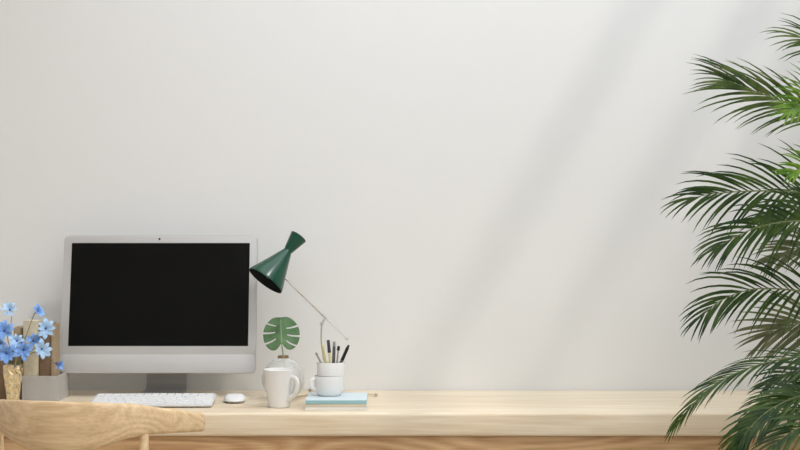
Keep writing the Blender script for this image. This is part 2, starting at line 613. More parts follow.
m_page = mat('paper_pages', (0.78, 0.75, 0.68), rough=0.85, noise=0.05, nscale=300)
m_blue = mat('pale_blue_cover', (0.64, 0.74, 0.78), rough=0.5)
m_teal = mat('teal_spine', (0.30, 0.53, 0.57), rough=0.5)
m_beige = mat('beige_cover', (0.70, 0.61, 0.47), rough=0.55)
m_ivory = mat('ivory_cover', (0.78, 0.75, 0.68), rough=0.55)
y0 = G(336, 411).y
flat_book('stacked_book', 'ivory book at the bottom of the stack of three', -0.2565, -0.0895, y0, y0 + 0.186, DT, DT + 0.0105, m_ivory, m_page, m_ivory, 0.4)
flat_book('stacked_book', 'beige book in the middle between pale blue and ivory books', -0.2545, -0.092, y0 + 0.002, y0 + 0.184, DT + 0.0107, DT + 0.0187, m_beige, m_page, m_beige, -0.6)
flat_book('stacked_book', 'pale blue book with teal spine on top of the stack', -0.2560, -0.0905, y0 + 0.001, y0 + 0.185, DT + 0.0189, BT - 0.0001, m_blue, m_page, m_teal, 0.3)

# ------------------------------------------------------------ round glass vase with monstera leaf
m_glass = seethrough('clear_vase_glass', (0.74, 0.74, 0.72), 0.80, rough=0.05, spec=0.7)
m_gold = mat('bronze_collar', (0.27, 0.19, 0.10), rough=0.35, metal=0.7)
vg = Vector(((283.2 - 400) * 4.30 / F, 4.30, DT))
vase = thing('globe_vase', 'round clear glass globe vase with bronze collar behind the tall white mug', 'vase', vg)
RV = 0.0625
pr = []
for k in range(0, 15):
    a = -PI / 2 + 0.30 + (PI - 0.30 - 0.24) * k / 14
    pr.append((RV * math.cos(a), RV * 0.955 + RV * math.sin(a)))
outer = [(0, pr[0][1])] + pr
inner = [((r - 0.0022), z + 0.0004) for r, z in reversed(pr)] + [(0, pr[0][1] + 0.003)]
dz = -pr[0][1] + 0.0003
outer = [(r, z + dz) for r, z in outer]
inner = [(r, z + dz) for r, z in inner]
lathe('globe', outer + inner, m_glass, vase, n=40)
zt = outer[-1][1]
lathe('collar', [(0.0125, zt - 0.003), (0.0158, zt - 0.003), (0.0158, zt + 0.005), (0.0150, zt + 0.0065), (0.0135, zt + 0.0065), (0.0125, zt + 0.005), (0.0125, zt - 0.003)], m_gold, vase, n=28)

m_mon = leafmat('monstera_green', (0.10, 0.20, 0.085), (0.20, 0.33, 0.17), 0.2, 0.4)
m_stem = mat('green_stem', (0.16, 0.27, 0.06), rough=0.5)
lf = thing('monstera_leaf', 'green split monstera leaf on a stalk standing in the globe vase', 'leaf', vg + Vector((0.002, 0, 0.012)))
lc = P(281.5, 342.5, 4.30) - lf.location       # where the stalk meets the blade
sp = spline([(0.006, 0, 0.0), (0.002, 0.004, 0.05), (0.0005, 0.0, 0.095), lc], 8)
tube('stalk', sp, [0.0027 - 0.0012 * i / len(sp) for i in range(len(sp))], m_stem, lf, n=8)
half = [(0.0, 0.010), (0.006, 0.000), (0.016, -0.010), (0.028, -0.011), (0.040, -0.003), (0.049, 0.012), (0.0525, 0.030), (0.0515, 0.046),
        (0.045, 0.062), (0.036, 0.073), (0.025, 0.081), (0.014, 0.084), (0.0, 0.083)]


ML = Matrix.Translation(lc) @ Matrix.Rotation(R(-3), 4, 'Y') @ Matrix.Rotation(R(78), 4, 'X') @ Matrix.Translation((0, -0.010, 0))
bm = bmesh.new()
margin = spline([(x, y, 0) for x, y in half], 6)          # 73 points, notch to tip
NR = 6
for sgn, slits in ((1, (24, 34, 45)), (-1, (28, 39, 50))):
    gaps = {k: 1.5 for a in slits for k in (a, a + 1)}
    grid = []
    for k, pmg in enumerate(margin):
        t = k / (len(margin) - 1)
        mid = Vector((0, 0.010 + 0.072 * t ** 1.25, 0))
        row = []
        for r in range(NR + 1):
            f_ = r / NR
            q = mid.lerp(pmg, f_)
            q.y -= 0.007 * math.sin(PI * f_) * (1 - t) * (0 if k < 12 else 1)   # veins sweep up and out
            q.x *= sgn
            q.z = -0.007 * abs(q.x / 0.05) ** 1.3 - 0.9 * max(0, q.y - 0.03) ** 2
            row.append(bm.verts.new(q))
        grid.append(row)
    for k in range(len(grid) - 1):
        for r in range(NR):
            if k in gaps and r >= gaps[k]:
                continue
            bm.faces.new((grid[k][r], grid[k + 1][r], grid[k + 1][r + 1], grid[k][r + 1]))
bmesh.ops.remove_doubles(bm, verts=bm.verts, dist=1e-5)
bmesh.ops.delete(bm, geom=[v for v in bm.verts if not v.link_faces], context='VERTS')
bmesh.ops.transform(bm, matrix=ML, verts=bm.verts)
bl = finish('blade', bm, m_mon, lf)
so = bl.modifiers.new('thickness', 'SOLIDIFY')
so.thickness = 0.0008
mr_pts = [(0, 0.010, -0.0008), (0, 0.04, -0.001), (0, 0.078, -0.003)]
m_rib = mat('pale_green_rib', (0.33, 0.45, 0.26), rough=0.5)
tube('midrib', [ML @ Vector((a, b, 0.0012 + c)) for a, b, c in mr_pts], [0.0016, 0.0012, 0.0005], m_rib, lf, n=6)

# ------------------------------------------------------------ desk lamp
m_green = mat('dark_green_enamel', (0.004, 0.062, 0.034), rough=0.22, spec=0.6)
m_shin = mat('black_inner_shade', (0.006, 0.010, 0.008), rough=0.6, spec=0.2)
m_chrome = mat('nickel_rod', (0.62, 0.58, 0.53), rough=0.25, metal=0.9)
m_steel = mat('pale_steel', (0.66, 0.64, 0.61), rough=0.3, metal=0.8)
lb = Vector((-0.222, 4.40, DT))
lamp = thing('desk_lamp', 'desk lamp with dark green double cone shade on a thin slanting metal arm', 'lamp', lb)
ax = Vector((0.561, 0.30, 0.772)).normalized()
big = P(265.3, 281, 4.335) - lb
Ls = 0.166
z1 = 0.672 * Ls
Rb, Rn, Rt = 0.0575, 0.0128, 0.0262
MS = axis_matrix(big, ax)
sh = lathe('shade', [(Rb, 0), (Rb, 0.002), (Rb * 0.985, 0.006), (Rn + (Rb - Rn) * 0.5, z1 * 0.51), (Rn + 0.0015, z1 - 0.004), (Rn, z1), (Rn + 0.0012, z1 + 0.004),
                     (Rt - 0.0006, Ls - 0.002), (Rt, Ls - 0.0006), (Rt - 0.001, Ls), (Rt - 0.003, Ls - 0.001), (0, Ls - 0.0015)], m_green, lamp, n=48, M=MS, angle=50)
lathe('shade_lining', [(Rb, 0), (Rb - 0.0016, 0.0002), (Rn + (Rb - Rn) * 0.5 - 0.002, z1 * 0.51), (Rn - 0.001, z1 - 0.006), (0, z1 - 0.006)], m_shin, sh, n=48, M=MS)
m_bulb = mat('frosted_bulb', (0.10, 0.10, 0.095), rough=0.3)
lathe('bulb', [(0.008, 0.06), (0.010, 0.05), (0.017, 0.036), (0.019, 0.028), (0.015, 0.018), (0.007, 0.013), (0, 0.012)][::-1] + [(0.008, 0.085), (0, 0.085)], m_bulb, sh, n=16, M=MS)
jt = P(325.3, 318, 4.40) - lb
a0 = P(276, 269.5, 4.382) - lb
a1 = P(347, 338.6, 4.40) - lb
tube('arm', [a0, jt], 0.0024, m_chrome, lamp, n=10)
tube('counter_arm', [jt, a1], 0.0017, m_steel, lamp, n=8)
bm = bmesh.new()
bmesh.ops.create_uvsphere(bm, u_segments=14, v_segments=8, radius=0.0048, matrix=Matrix.Translation(a1))
finish('counterweight', bm, m_steel, lamp)
lathe('swivel', [(0, -0.008), (0.004, -0.008), (0.005, -0.005), (0.005, 0.005), (0.004, 0.008), (0, 0.008)], m_steel, lamp, n=14, M=axis_matrix(jt, (0, 1, 0)))
s0 = P(321.8, 324, 4.40) - lb
s1 = P(321.3, 341, 4.40) - lb
s2 = P(323.5, 360, 4.40) - lb
s3 = Vector((0, 0, 0.022))
tube('bracket', spline([jt, jt + Vector((-0.004, 0, -0.006)), s0], 4), 0.0028, m_steel, lamp, n=8)
tube('stem', spline([s0, s1, s2, s3], 8), 0.0024, m_steel, lamp, n=8)
lathe('clamp_nut', [(0, -0.005), (0.0046, -0.005), (0.0052, 0), (0.0046, 0.005), (0, 0.005)], m_steel, lamp, n=12, M=Matrix.Translation(s0))
lathe('hub', [(0, 0.006), (0.009, 0.006), (0.010, 0.012), (0.008, 0.024), (0, 0.026)], m_brass, lamp, n=16)
for fpx, fpy in ((289.5, 400.2), (376, 396.4), (310, 391.6)):
    e = G(fpx, fpy) - lb
    d = e.normalized()
    ft = tube('foot', [d * 0.004 + Vector((0, 0, 0.013)), d * 0.03 + Vector((0, 0, 0.010)), e + Vector((0, 0, 0.0055))], [0.004, 0.0036, 0.003], m_brass, lamp, n=8)
    bm = bmesh.new()
    bmesh.ops.create_uvsphere(bm, u_segments=12, v_segments=8, radius=0.0052, matrix=Matrix.Translation(e + Vector((0, 0, 0.0052))))
    finish('foot_pad', bm, m_brass, ft)

# ------------------------------------------------------------ book box with standing books
m_acr = seethrough('smoky_frosted_acrylic', (0.72, 0.70, 0.67), 0.42, rough=0.25, spec=0.5, tint=(0.8, 0.78, 0.75))
DF = 4.248
bx0, bx1 = (21.8 - 400) * DF / F, (57.2 - 400) * DF / F
bb = thing('book_box', 'smoky frosted acrylic box holding upright books beside the computer', 'box', ((bx0 + bx1) / 2, DF + 0.075, DT))
hw, hd, hh = (bx1 - bx0) / 2, 0.075, 0.0735
box('front_panel', -hw, hw, -hd, -hd + 0.003, 0, hh, m_acr, bb, bev=0.0008, seg=1)
box('back_panel', -hw, hw, hd - 0.003, hd, 0, hh, m_acr, bb)
box('side_panel', -hw, -hw + 0.003, -hd + 0.003, hd - 0.003, 0, hh, m_acr, bb)
box('side_panel', hw - 0.003, hw, -hd + 0.003, hd - 0.003, 0, hh, m_acr, bb)
box('bottom_panel', -hw + 0.003, hw - 0.003, -hd + 0.003, hd - 0.003, 0, 0.003, m_acr, bb)


def standing_book(name, label, x0, x1, y0, depth, z0, z1, mc, ms=None):
    cx = (x0 + x1) / 2
    t = thing(name, label, 'book', (cx, y0 + depth / 2, z0))
    hx, hy, h = (x1 - x0) / 2, depth / 2, z1 - z0
    c = 0.0022
    box('cover', -hx, -hx + c, -hy, hy, 0, h, mc, t, bev=0.0006, seg=1)
    box('cover', hx - c, hx, -hy, hy, 0, h, mc, t, bev=0.0006, seg=1)
    bm = bmesh.new()
    add_box(bm, -hx + c, hx - c, -hy - 0.002, -hy + 0.002, 0, h, 0.0012, 2)
    finish('spine', bm, ms or mc, t)
    box('pages', -hx + c, hx - c, -hy + 0.002, hy - 0.004, 0.003, h - 0.004, m_page, t)
    return t


m_bk1 = mat('cream_cloth', (0.66, 0.58, 0.43), rough=0.8, noise=0.08, nscale=60)
m_bk2 = mat('brown_cloth', (0.20, 0.125, 0.075), rough=0.8, noise=0.12, nscale=60)
m_bk3 = mat('tan_cloth', (0.40, 0.30, 0.19), rough=0.8, noise=0.1, nscale=60)
DB = DF + 0.008


def bxp(px, D=DB):
    return (px - 400) * D / F


standing_book('upright_book', 'thick cream cloth book standing in the frosted box', bxp(23.2), bxp(38.6), DB, 0.095, DT + 0.0033, P(0, 320.5, DB).z, m_bk1)
standing_book('upright_book', 'dark brown cloth book standing in the frosted box', bxp(39.2), bxp(50.6), DB, 0.07, DT + 0.0033, P(0, 324, DB).z, m_bk2)
standing_book('upright_book', 'thin tan book standing between brown book and computer', bxp(50.9), bxp(54.3), DB, 0.07, DT + 0.0033, P(0, 324.5, DB).z, m_bk3)
standing_book('upright_book', 'tan book standing on the desk left of the frosted box', (13.5 - 400) * 4.29 / F, (21.2 - 400) * 4.29 / F, 4.29, 0.095, DT, P(0, 327.5, 4.29).z, m_bk3, m_bk3)

standing_book('upright_book', 'low dark brown book standing behind the gold vase', (-14 - 400) * 4.29 / F, (8.3 - 400) * 4.29 / F, 4.29, 0.095, DT, P(0, 350, 4.29).z, m_bk2, m_bk2)

# ------------------------------------------------------------ gold faceted vase and blue flowers
m_gv = mat('gold_cut_glass', (0.80, 0.66, 0.42), rough=0.16, metal=0.75, spec=0.7)
fv = Vector(((13.0 - 400) * 4.19 / F, 4.19, DT))
gvase = thing('cut_glass_vase', 'gold diamond-cut vase holding the blue flowers at the desk end', 'vase', fv)
prof = [(r * 0.56, z) for r, z in ((0.028, 0.000), (0.028, 0.006), (0.029, 0.018), (0.031, 0.031), (0.034, 0.045), (0.038, 0.059), (0.042, 0.073), (0.045, 0.087), (0.0465, 0.101), (0.0455, 0.112))]
bm = bmesh.new()
n = 10
rings = []
for j, (r, z) in enumerate(prof):
    rings.append([bm.verts.new(((r + (0.0017 if k % 2 == 0 else -0.0012)) * math.cos(2 * PI * (k + (j % 2)) / (2 * n)), (r + (0.0017 if k % 2 == 0 else -0.0012)) * math.sin(2 * PI * (k + (j % 2)) / (2 * n)), z)) for k in range(2 * n)])
for a, b in zip(rings, rings[1:]):
    for k in range(2 * n):
        k2 = (k + 1) % (2 * n)
        bm.faces.new((a[k], a[k2], b[k]))
        bm.faces.new((a[k2], b[k2], b[k]))
inn = [[bm.verts.new((r * math.cos(2 * PI * k / (2 * n)), r * math.sin(2 * PI * k / (2 * n)), z)) for k in range(2 * n)] for r, z in ((0.0225, 0.112), (0.012, 0.008))]
for k in range(2 * n):
    k2 = (k + 1) % (2 * n)
    bm.faces.new((rings[-1][k], rings[-1][k2], inn[0][k2], inn[0][k]))
    bm.faces.new((inn[0][k], inn[0][k2], inn[1][k2], inn[1][k]))
bm.faces.new(inn[1])
bm.faces.new(rings[0])
finish('vase_body', bm, m_gv, gvase, smooth=False)
m_rim = mat('pale_gold_foot', (0.80, 0.72, 0.55), rough=0.3, metal=0.4)
lathe('foot_ring', [(0.0, 0.0), (0.018, 0.0), (0.0195, 0.003), (0.018, 0.006), (0.014, 0.007), (0, 0.007)], m_rim, gvase, n=28)

m_pale = mat('pale_blue_petal', (0.42, 0.62, 0.88), rough=0.6, noise=0.16, nscale=90)
m_blu = mat('blue_petal', (0.20, 0.38, 0.76), rough=0.6, noise=0.25, nscale=90)
m_deep = mat('deep_blue_centre', (0.05, 0.09, 0.33), rough=0.6)
m_fst = mat('olive_flower_stem', (0.20, 0.18, 0.07), rough=0.6)


def petal_mesh(name, L, Wd, lift, m):
    bm = bmesh.new()
    rows = []
    ns = 6
    for i in range(ns + 1):
        t = i / ns
        w = Wd * (math.sin(PI * min(1, t * 0.92 + 0.06)) ** 0.75) * (0.55 + 0.55 * t)
        z = lift * math.sin(t * PI * 0.6) - lift * 0.5 * t * t
        xx = L * (t * 0.98 + 0.02) + 0.001
        rows.append([bm.verts.new((xx, -w, z + w * 0.25)), bm.verts.new((xx, 0, z)), bm.verts.new((xx, w, z + w * 0.25))])
    for a, b in zip(rows, rows[1:]):
        for k in range(2):
            bm.faces.new((a[k], a[k + 1], b[k + 1], b[k]))
    me = bpy.data.meshes.new(name)
    for f in bm.faces:
        f.smooth = True
    bm.to_mesh(me)
    bm.free()
    me.materials.append(m)
    return me


pet_pale = petal_mesh('petal_pale', 0.0255, 0.0074, 0.008, m_pale)
pet_blue = petal_mesh('petal_blue', 0.0255, 0.0072, 0.009, m_blu)


def flower(label, px, py, D, normal, size, pm_, npet, mouth, group=None, open_=1.0, arch=0.014):
    pos = P(px, py, D)
    root = fv + Vector((mouth[0] * 0.3, mouth[1] * 0.3, 0.02))
    t = thing('blue_flower', label, 'flower', root, 0, group)
    nrm = Vector(normal).normalized()
    mth = fv + Vector((mouth[0] * 0.6, mouth[1] * 0.6, 0.114))
    st = spline([Vector((0, 0, 0)), mth - root, (mth - root) * 0.45 + (pos - root) * 0.55 + Vector((0, 0, arch)), pos - root - nrm * 0.012, pos - root - nrm * 0.001], 6)
    tube('stem', st, 0.0011, m_fst, t, n=6)
    Q = nrm.to_track_quat('Z', 'Y').to_matrix().to_4x4()
    M = Matrix.Translation(pos - root) @ Q
    lathe('flower_centre', [(0, 0.004), (0.002, 0.0036), (0.0034, 0.0015), (0.0034, -0.001), (0.0012, -0.004), (0, -0.0045)][::-1], m_deep, t, n=10, M=M)
    for k in range(npet):
        o = bpy.data.objects.new('petal', pm_)
        C.objects.link(o)
        o.parent = t
        s = size * 1.08 * random.uniform(0.82, 1.12)
        o.matrix_local = M @ Matrix.Rotation(2 * PI * k / npet + random.uniform(-.12, .12), 4, 'Z') @ Matrix.Rotation(R(random.uniform(-26, 8)) - (1 - open_) * 1.0, 4, 'Y') @ Matrix.Scale(s, 4)
    return t


gp = 'blue flowers bunched over the gold vase'
flower('pale blue flower standing highest above the vase rim', 10, 310, 4.20, (-0.2, -0.6, 0.6), 0.98, pet_pale, 7, (-0.005, 0.01))
flower('blue flower seen side-on above the cream book', 36.8, 312.5, 4.21, (0.6, -0.5, 0.35), 0.86, pet_blue, 7, (0.02, 0.0), open_=0.75)
flower('open pale blue flower in front of the brown book top', 45.5, 328.5, 4.205, (0.2, -0.95, 0.1), 1.0, pet_pale, 8, (0.025, -0.005))
flower('deep blue open flower above the vase, left of the tan book', 4.5, 331, 4.17, (-0.1, -0.9, 0.3), 1.08, pet_blue, 9, (0.0, -0.01))
flower('blue flower half hidden behind the cluster at the cream book', 33.5, 341, 4.215, (0.1, -0.8, 0.5), 0.9, pet_blue, 7, (0.02, 0.012))
flower('blue flower drooping over the gold vase shoulder', 6.5, 353.5, 4.115, (0.0, -0.9, 0.05), 1.12, pet_blue, 9, (0.0, -0.02))
flower('blue flower between vase rim and lower spine of the cream book', 23.5, 350, 4.155, (0.25, -0.9, 0.1), 1.02, pet_blue, 8, (0.02, -0.015), gp)
flower('pale blue flower facing the frosted box', 41.5, 349, 4.165, (0.4, -0.85, -0.1), 0.98, pet_pale, 8, (0.028, -0.01))
flower('small nodding blue flower at the computer corner', 56.6, 363.5, 4.20, (0.75, -0.5, -0.2), 0.78, pet_blue, 7, (0.03, 0.0), open_=0.45, arch=0.035)
flower('blue flower turned away from the books, over the vase', 1.0, 344, 4.185, (-0.4, -0.8, 0.2), 1.0, pet_blue, 8, (-0.01, -0.015), gp)
flower('pale blue flower low among the deep blue ones', 17, 341, 4.16, (0.1, -0.9, 0.35), 0.82, pet_pale, 7, (0.01, -0.01))

# ------------------------------------------------------------ chair
m_chair = wood('chair_oak', (0.60, 0.41, 0.22), (0.92, 0.71, 0.46), stretch=(1.0, 5, 5), scale=3.2, rough=0.42, ring=0.55)
m_seat = mat('woven_paper_seat', (0.62, 0.52, 0.36), rough=0.85, noise=0.1, nscale=120, bump=0.3, bscale=160)
cyaw = R(-14)
ch = thing('wooden_chair', 'pale oak chair with curved wrap-around backrest pulled up to the desk', 'chair', ((54 - 400) * 3.60 / F, 3.60, 0), cyaw)
HWc = 0.288


def tab(t, u):
    u = abs(u)
    for (a, va), (b, vb) in zip(t, t[1:]):
        if a <= u <= b:
            w = (u - a) / (b - a)
            w = w * w * (3 - 2 * w) * 0.4 + w * 0.6
            return va + (vb - va) * w
    return t[-1][1]


ztop = [(0, 0.830), (0.25, 0.828), (0.5, 0.822), (0.75, 0.804), (1, 0.784)]
zbot = [(0, 0.699), (0.18, 0.706), (0.36, 0.720), (0.5, 0.736), (0.62, 0.742), (0.8, 0.741), (1, 0.737)]
thk = [(0, 0.022), (0.5, 0.026), (1, 0.034)]


def arcpos(u):
    a = u * 1.05
    return Vector((HWc * math.sin(a * 1.0) / math.sin(1.05), 0.22 * (1 - math.cos(a)) / (1 - math.cos(1.05)), 0))


bm = bmesh.new()
NU, NS = 48, 20
rings = []
for i in range(NU + 1):
    u = -1 + 2 * i / NU
    p = arcpos(u)
    tg = (arcpos(u + 0.01) - arcpos(u - 0.01)).normalized()
    nr = Vector((-tg.y, tg.x, 0))
    zt_, zb_ = tab(ztop, u), tab(zbot, u)
    th = tab(thk, u)
    zc, hz = (zt_ + zb_) / 2, (zt_ - zb_) / 2
    lean = 0.16 * (1 - abs(u)) 
    ring = []
    for k in range(NS):
        a = 2 * PI * k / NS
        ca, sa = math.cos(a), math.sin(a)
        sq = 0.75 - 0.3 * abs(u) ** 3
        dx = abs(ca) ** sq * math.copysign(1, ca) * th / 2
        dz_ = abs(sa) ** (sq - 0.1) * math.copysign(1, sa) * hz
        ring.append(bm.verts.new(p + nr * (dx - lean * dz_) + Vector((0, 0, zc + dz_))))
    rings.append(ring)
for a, b in zip(rings, rings[1:]):
    for k in range(NS):
        bm.faces.new((a[k], a[(k + 1) % NS], b[(k + 1) % NS], b[k]))
e1 = bm.faces.new(rings[0])
e2 = bm.faces.new(rings[-1])
bmesh.ops.bevel(bm, geom=[e for f in (e1, e2) for e in f.edges], offset=0.004, segments=2, affect='EDGES')
finish('backrest', bm, m_chair, ch, angle=50)
for s in (-1, 1):
    p = arcpos(0.60 * s)
    q = Vector((0.235 * s, 0.075, 0.43))
    ft_ = Vector((0.245 * s, 0.02, 0.0))
    tube('rear_leg', [p + Vector((0, 0.004, 0.752)), p * 0.985 + Vector((0, 0.004, 0.66)), q, ft_], [0.0105, 0.0135, 0.019, 0.013], m_chair, ch, n=16)
    tube('front_leg', [(0.255 * s, 0.485, 0.452), (0.25 * s, 0.48, 0.3), (0.255 * s, 0.49, 0.0)], [0.017, 0.019, 0.013], m_chair, ch, n=16)
    tube('side_rail', [(0.235 * s, 0.075, 0.425), (0.253 * s, 0.482, 0.425)], 0.012, m_chair, ch, n=10)
    tube('side_stretcher', [(0.238 * s, 0.06, 0.27), (0.251 * s, 0.482, 0.27)], 0.009, m_chair, ch, n=10)
tube('front_rail', [(-0.25, 0.482, 0.425), (0.25, 0.482, 0.425)], 0.012, m_chair, ch, n=10)
tube('rear_rail', [(-0.235, 0.075, 0.425), (0.235, 0.075, 0.425)], 0.012, m_chair, ch, n=10)
bm = bmesh.new()
vs = add_box(bm, -0.225, 0.225, 0.082, 0.478, 0.428, 0.446, 0.008, 3)
finish('seat', bm, m_seat, ch)

# ------------------------------------------------------------ palm
m_lf_dark = leafmat('dark_palm_green', (0.010, 0.034, 0.004), (0.058, 0.102, 0.016), 0.15, 0.36)
m_lf_mid = leafmat('mid_palm_green', (0.028, 0.060, 0.007), (0.120, 0.165, 0.034), 0.2, 0.38)
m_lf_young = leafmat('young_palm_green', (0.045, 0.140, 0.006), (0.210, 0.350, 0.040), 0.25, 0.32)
m_lf_old = leafmat('faded_palm_olive', (0.105, 0.125, 0.050), (0.20, 0.205, 0.105), 0.2, 0.5)
m_rach = mat('palm_rachis', (0.17, 0.20, 0.07), rough=0.5)
m_cane = mat('palm_cane', (0.25, 0.27, 0.12), rough=0.6, noise=0.2, nscale=15)
m_pot = mat('woven_grey_pot', (0.52, 0.50, 0.47), rough=0.7, bump=0.2, bscale=80)
m_soil = mat('dark_soil', (0.03, 0.022, 0.016), rough=0.95, bump=0.5, bscale=90)
PB = Vector((1.33, 3.62, 0))
palm = thing('potted_palm', 'tall green feather palm with arching fronds beside the desk end', 'plant', PB)
lathe('pot', [(0, 0), (0.13, 0), (0.145, 0.01), (0.18, 0.32), (0.185, 0.335), (0.178, 0.34), (0.168, 0.33), (0.160, 0.29), (0, 0.28)], m_pot, palm, n=40)
lathe('soil', [(0, 0.30), (0.1, 0.298), (0.163, 0.29), (0.15, 0.27), (0, 0.27)], m_soil, palm, n=24)
canes = [(-0.05, -0.03, 1.05), (0.05, 0.02, 1.25), (0.0, 0.06, 0.95), (0.02, -0.06, 0.75), (-0.03, 0.04, 1.4)]
for cx, cy, hz in canes:
    pts = [Vector((cx * 0.8, cy * 0.8, 0.28)), Vector((cx * 1.1, cy * 1.1, hz * 0.6)), Vector((cx * 1.5, cy * 1.5, hz))]
    tube('cane', spline(pts, 5), [0.017 - 0.0008 * k for k in range(11)], m_cane, palm, n=10)

NLEAF = 0
stuff_bm = {}


def leaflet_into(bm, root, d, up, L, w, droop, segs=6):
    """a folded, pointed blade leaving root in direction d and bending down under its own weight"""
    rows = []
    p = root.copy()
    cur = d.normalized()
    st = L / segs
    for i in range(segs + 1):
        t = i / segs
        side = cur.cross(up)
        if side.length < 1e-4:
            side = Vector((1, 0, 0))
        side.normalize()
        u2 = side.cross(cur).normalized()
        ww = w * min(1.0, 0.3 + 3.2 * t) * (1 - t) ** 0.6 * 0.56
        if i == segs:
            rows.append([bm.verts.new(p)])
        else:
            rows.append([bm.verts.new(p - side * ww + u2 * ww * 0.45), bm.verts.new(p), bm.verts.new(p + side * ww + u2 * ww * 0.45)])
        cur = (cur + Vector((0, 0, -droop * (0.35 + 1.1 * t) / segs))).normalized()
        p = p + cur * st
    for a, b in zip(rows, rows[1:]):
        for k in range(2):
            if len(b) == 1:
                bm.faces.new((a[k], a[k + 1], b[0]))
            else:
                bm.faces.new((a[k], a[k + 1], b[k + 1], b[k]))


def frond(path, up, n, L, w, m, start=0.3, droop=0.9, a0=58, a1=16, single=True, rad=0.005, lift=0.25, lprof=None, skip=None):
    """path: world points from the crown to the tip; n leaflets per side from start to the tip"""
    global NLEAF
    pts = spline([p - PB for p in path], 10)
    # arc length table
    acc = [0]
    for a, b in zip(pts, pts[1:]):
        acc.append(acc[-1] + (b - a).length)
    tot = acc[-1]

    def at(s):
        s = max(0, min(1, s)) * tot
        for i in range(len(acc) - 1):
            if acc[i + 1] >= s:
                f_ = (s - acc[i]) / max(1e-9, acc[i + 1] - acc[i])
                return pts[i].lerp(pts[i + 1], f_), (pts[i + 1] - pts[i]).normalized()
        return pts[-1], (pts[-1] - pts[-2]).normalized()
    fr = tube('frond', pts, [rad * (1 - 0.85 * a / tot) for a in acc], m_rach, palm, n=6)
    upv = Vector(up).normalized()
    for k in range(n):
        f_ = (k + 0.5) / n
        for sgn in (-1, 1):
            s = start + (1 - start) * (f_ + random.uniform(-0.3, 0.3) / n + (0.25 / n) * sgn)
            s = min(s, 0.997)
            p, T_ = at(s)
            U_ = (upv - T_ * upv.dot(T_)).normalized()
            S_ = T_.cross(U_)
            ang = R(a0 + (a1 - a0) * f_ + random.uniform(-5, 5))
            d = T_ * math.cos(ang) + S_ * (sgn * math.sin(ang)) + U_ * (lift * math.sin(ang) + random.uniform(-0.06, 0.06))
            prof_ = 0.62 + 0.38 * math.sin(PI * min(1, 0.15 + f_ * 0.75)) - 0.28 * max(0, f_ - 0.7) / 0.3
            LL = L * prof_ * random.uniform(0.88, 1.1)
            dr = droop * random.uniform(0.75, 1.25)
            ww = w * (1 - 0.3 * max(0, f_ - 0.6) / 0.4)
            if single and NLEAF < 300:
                bm = bmesh.new()
                leaflet_into(bm, p, d, U_, LL, ww, dr)
                me = bpy.data.meshes.new('leaflet')
                for f in bm.faces:
                    f.smooth = True
                bm.to_mesh(me)
                bm.free()
                me.materials.append(m)
                o = bpy.data.objects.new('leaflet', me)
                C.objects.link(o)
                o.parent = fr
                NLEAF += 1
            else:
                b = stuff_bm.setdefault(m.name, (bmesh.new(), m))[0]
                leaflet_into(b, p, d, U_, LL, ww, dr, segs=5)
    return fr


cz = [Vector((PB.x + c[0] * 1.5, PB.y + c[1] * 1.5, c[2])) for c in canes]
TOWARD = (0, -1, 0)
# the fronds in view, largest first
frond([cz[0], P(905, 215, 3.62), P(850, 196, 3.58), P(800, 192, 3.54), P(755, 191, 3.50), P(712, 194, 3.47), P(690, 199, 3.46)], (0.1, -0.9, 0.35), 29, 0.19, 0.0086, m_lf_dark, start=0.36, droop=0.8, a0=60, a1=10)
frond([cz[2], P(900, 330, 3.60), P(850, 300, 3.56), P(800, 291, 3.52), P(755, 289, 3.48), P(722, 300, 3.45), P(702, 316, 3.44)], (0.15, -0.75, 0.5), 28, 0.17, 0.0086, m_lf_dark, start=0.36, droop=0.9, a0=60, a1=10, lift=0.25)
frond([cz[0], P(900, 250, 3.50), P(850, 226, 3.46), P(800, 221, 3.42), P(762, 226, 3.39), P(733, 238, 3.37), P(714, 250, 3.36)], (0.15, -0.85, 0.45), 27, 0.155, 0.0086, m_lf_dark, start=0.34, droop=0.95, a0=60, a1=10)
frond([cz[4], P(900, 165, 3.75), P(850, 130, 3.77), P(805, 110, 3.78), P(765, 95, 3.79), P(727, 80, 3.80)], (0.0, -0.9, 0.3), 24, 0.20, 0.0078, m_lf_mid, start=0.50, droop=0.7, a0=34, a1=8)
frond([cz[3], P(900, 395, 3.45), P(850, 362, 3.42), P(800, 357, 3.40), P(755, 366, 3.38), P(717, 383, 3.37), P(692, 405, 3.36), P(676, 425, 3.36)], (0.1, -0.35, 0.9), 34, 0.115, 0.0075, m_lf_dark, start=0.36, droop=0.7, a0=46, a1=8, lift=0.2)
# the rest: the upper and faded fronds, nearer fans that point at the room, the low skirt, the far side, and unseen ones added for shade
frond([cz[1], P(905, 110, 3.60), P(860, 66, 3.58), P(825, 46, 3.57), P(795, 36, 3.56)], (0.0, -0.8, 0.5), 20, 0.18, 0.0085, m_lf_mid, start=0.42, droop=0.75, a0=55, a1=10)
frond([cz[2], P(900, 360, 3.80), P(850, 328, 3.84), P(815, 322, 3.86), P(785, 327, 3.88), P(765, 336, 3.89)], (0.0, -0.95, 0.2), 22, 0.17, 0.0095, m_lf_old, start=0.42, droop=0.5, a0=58, a1=10)
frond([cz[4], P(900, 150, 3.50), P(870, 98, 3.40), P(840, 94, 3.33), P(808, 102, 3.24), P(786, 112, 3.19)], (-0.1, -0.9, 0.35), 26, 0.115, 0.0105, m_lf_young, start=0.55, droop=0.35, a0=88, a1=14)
frond([cz[1], P(900, 215, 3.45), P(870, 172, 3.38), P(838, 162, 3.30), P(808, 166, 3.22), P(787, 174, 3.17)], (-0.1, -0.9, 0.35), 24, 0.100, 0.0105, m_lf_young, start=0.55, droop=0.35, a0=88, a1=14)
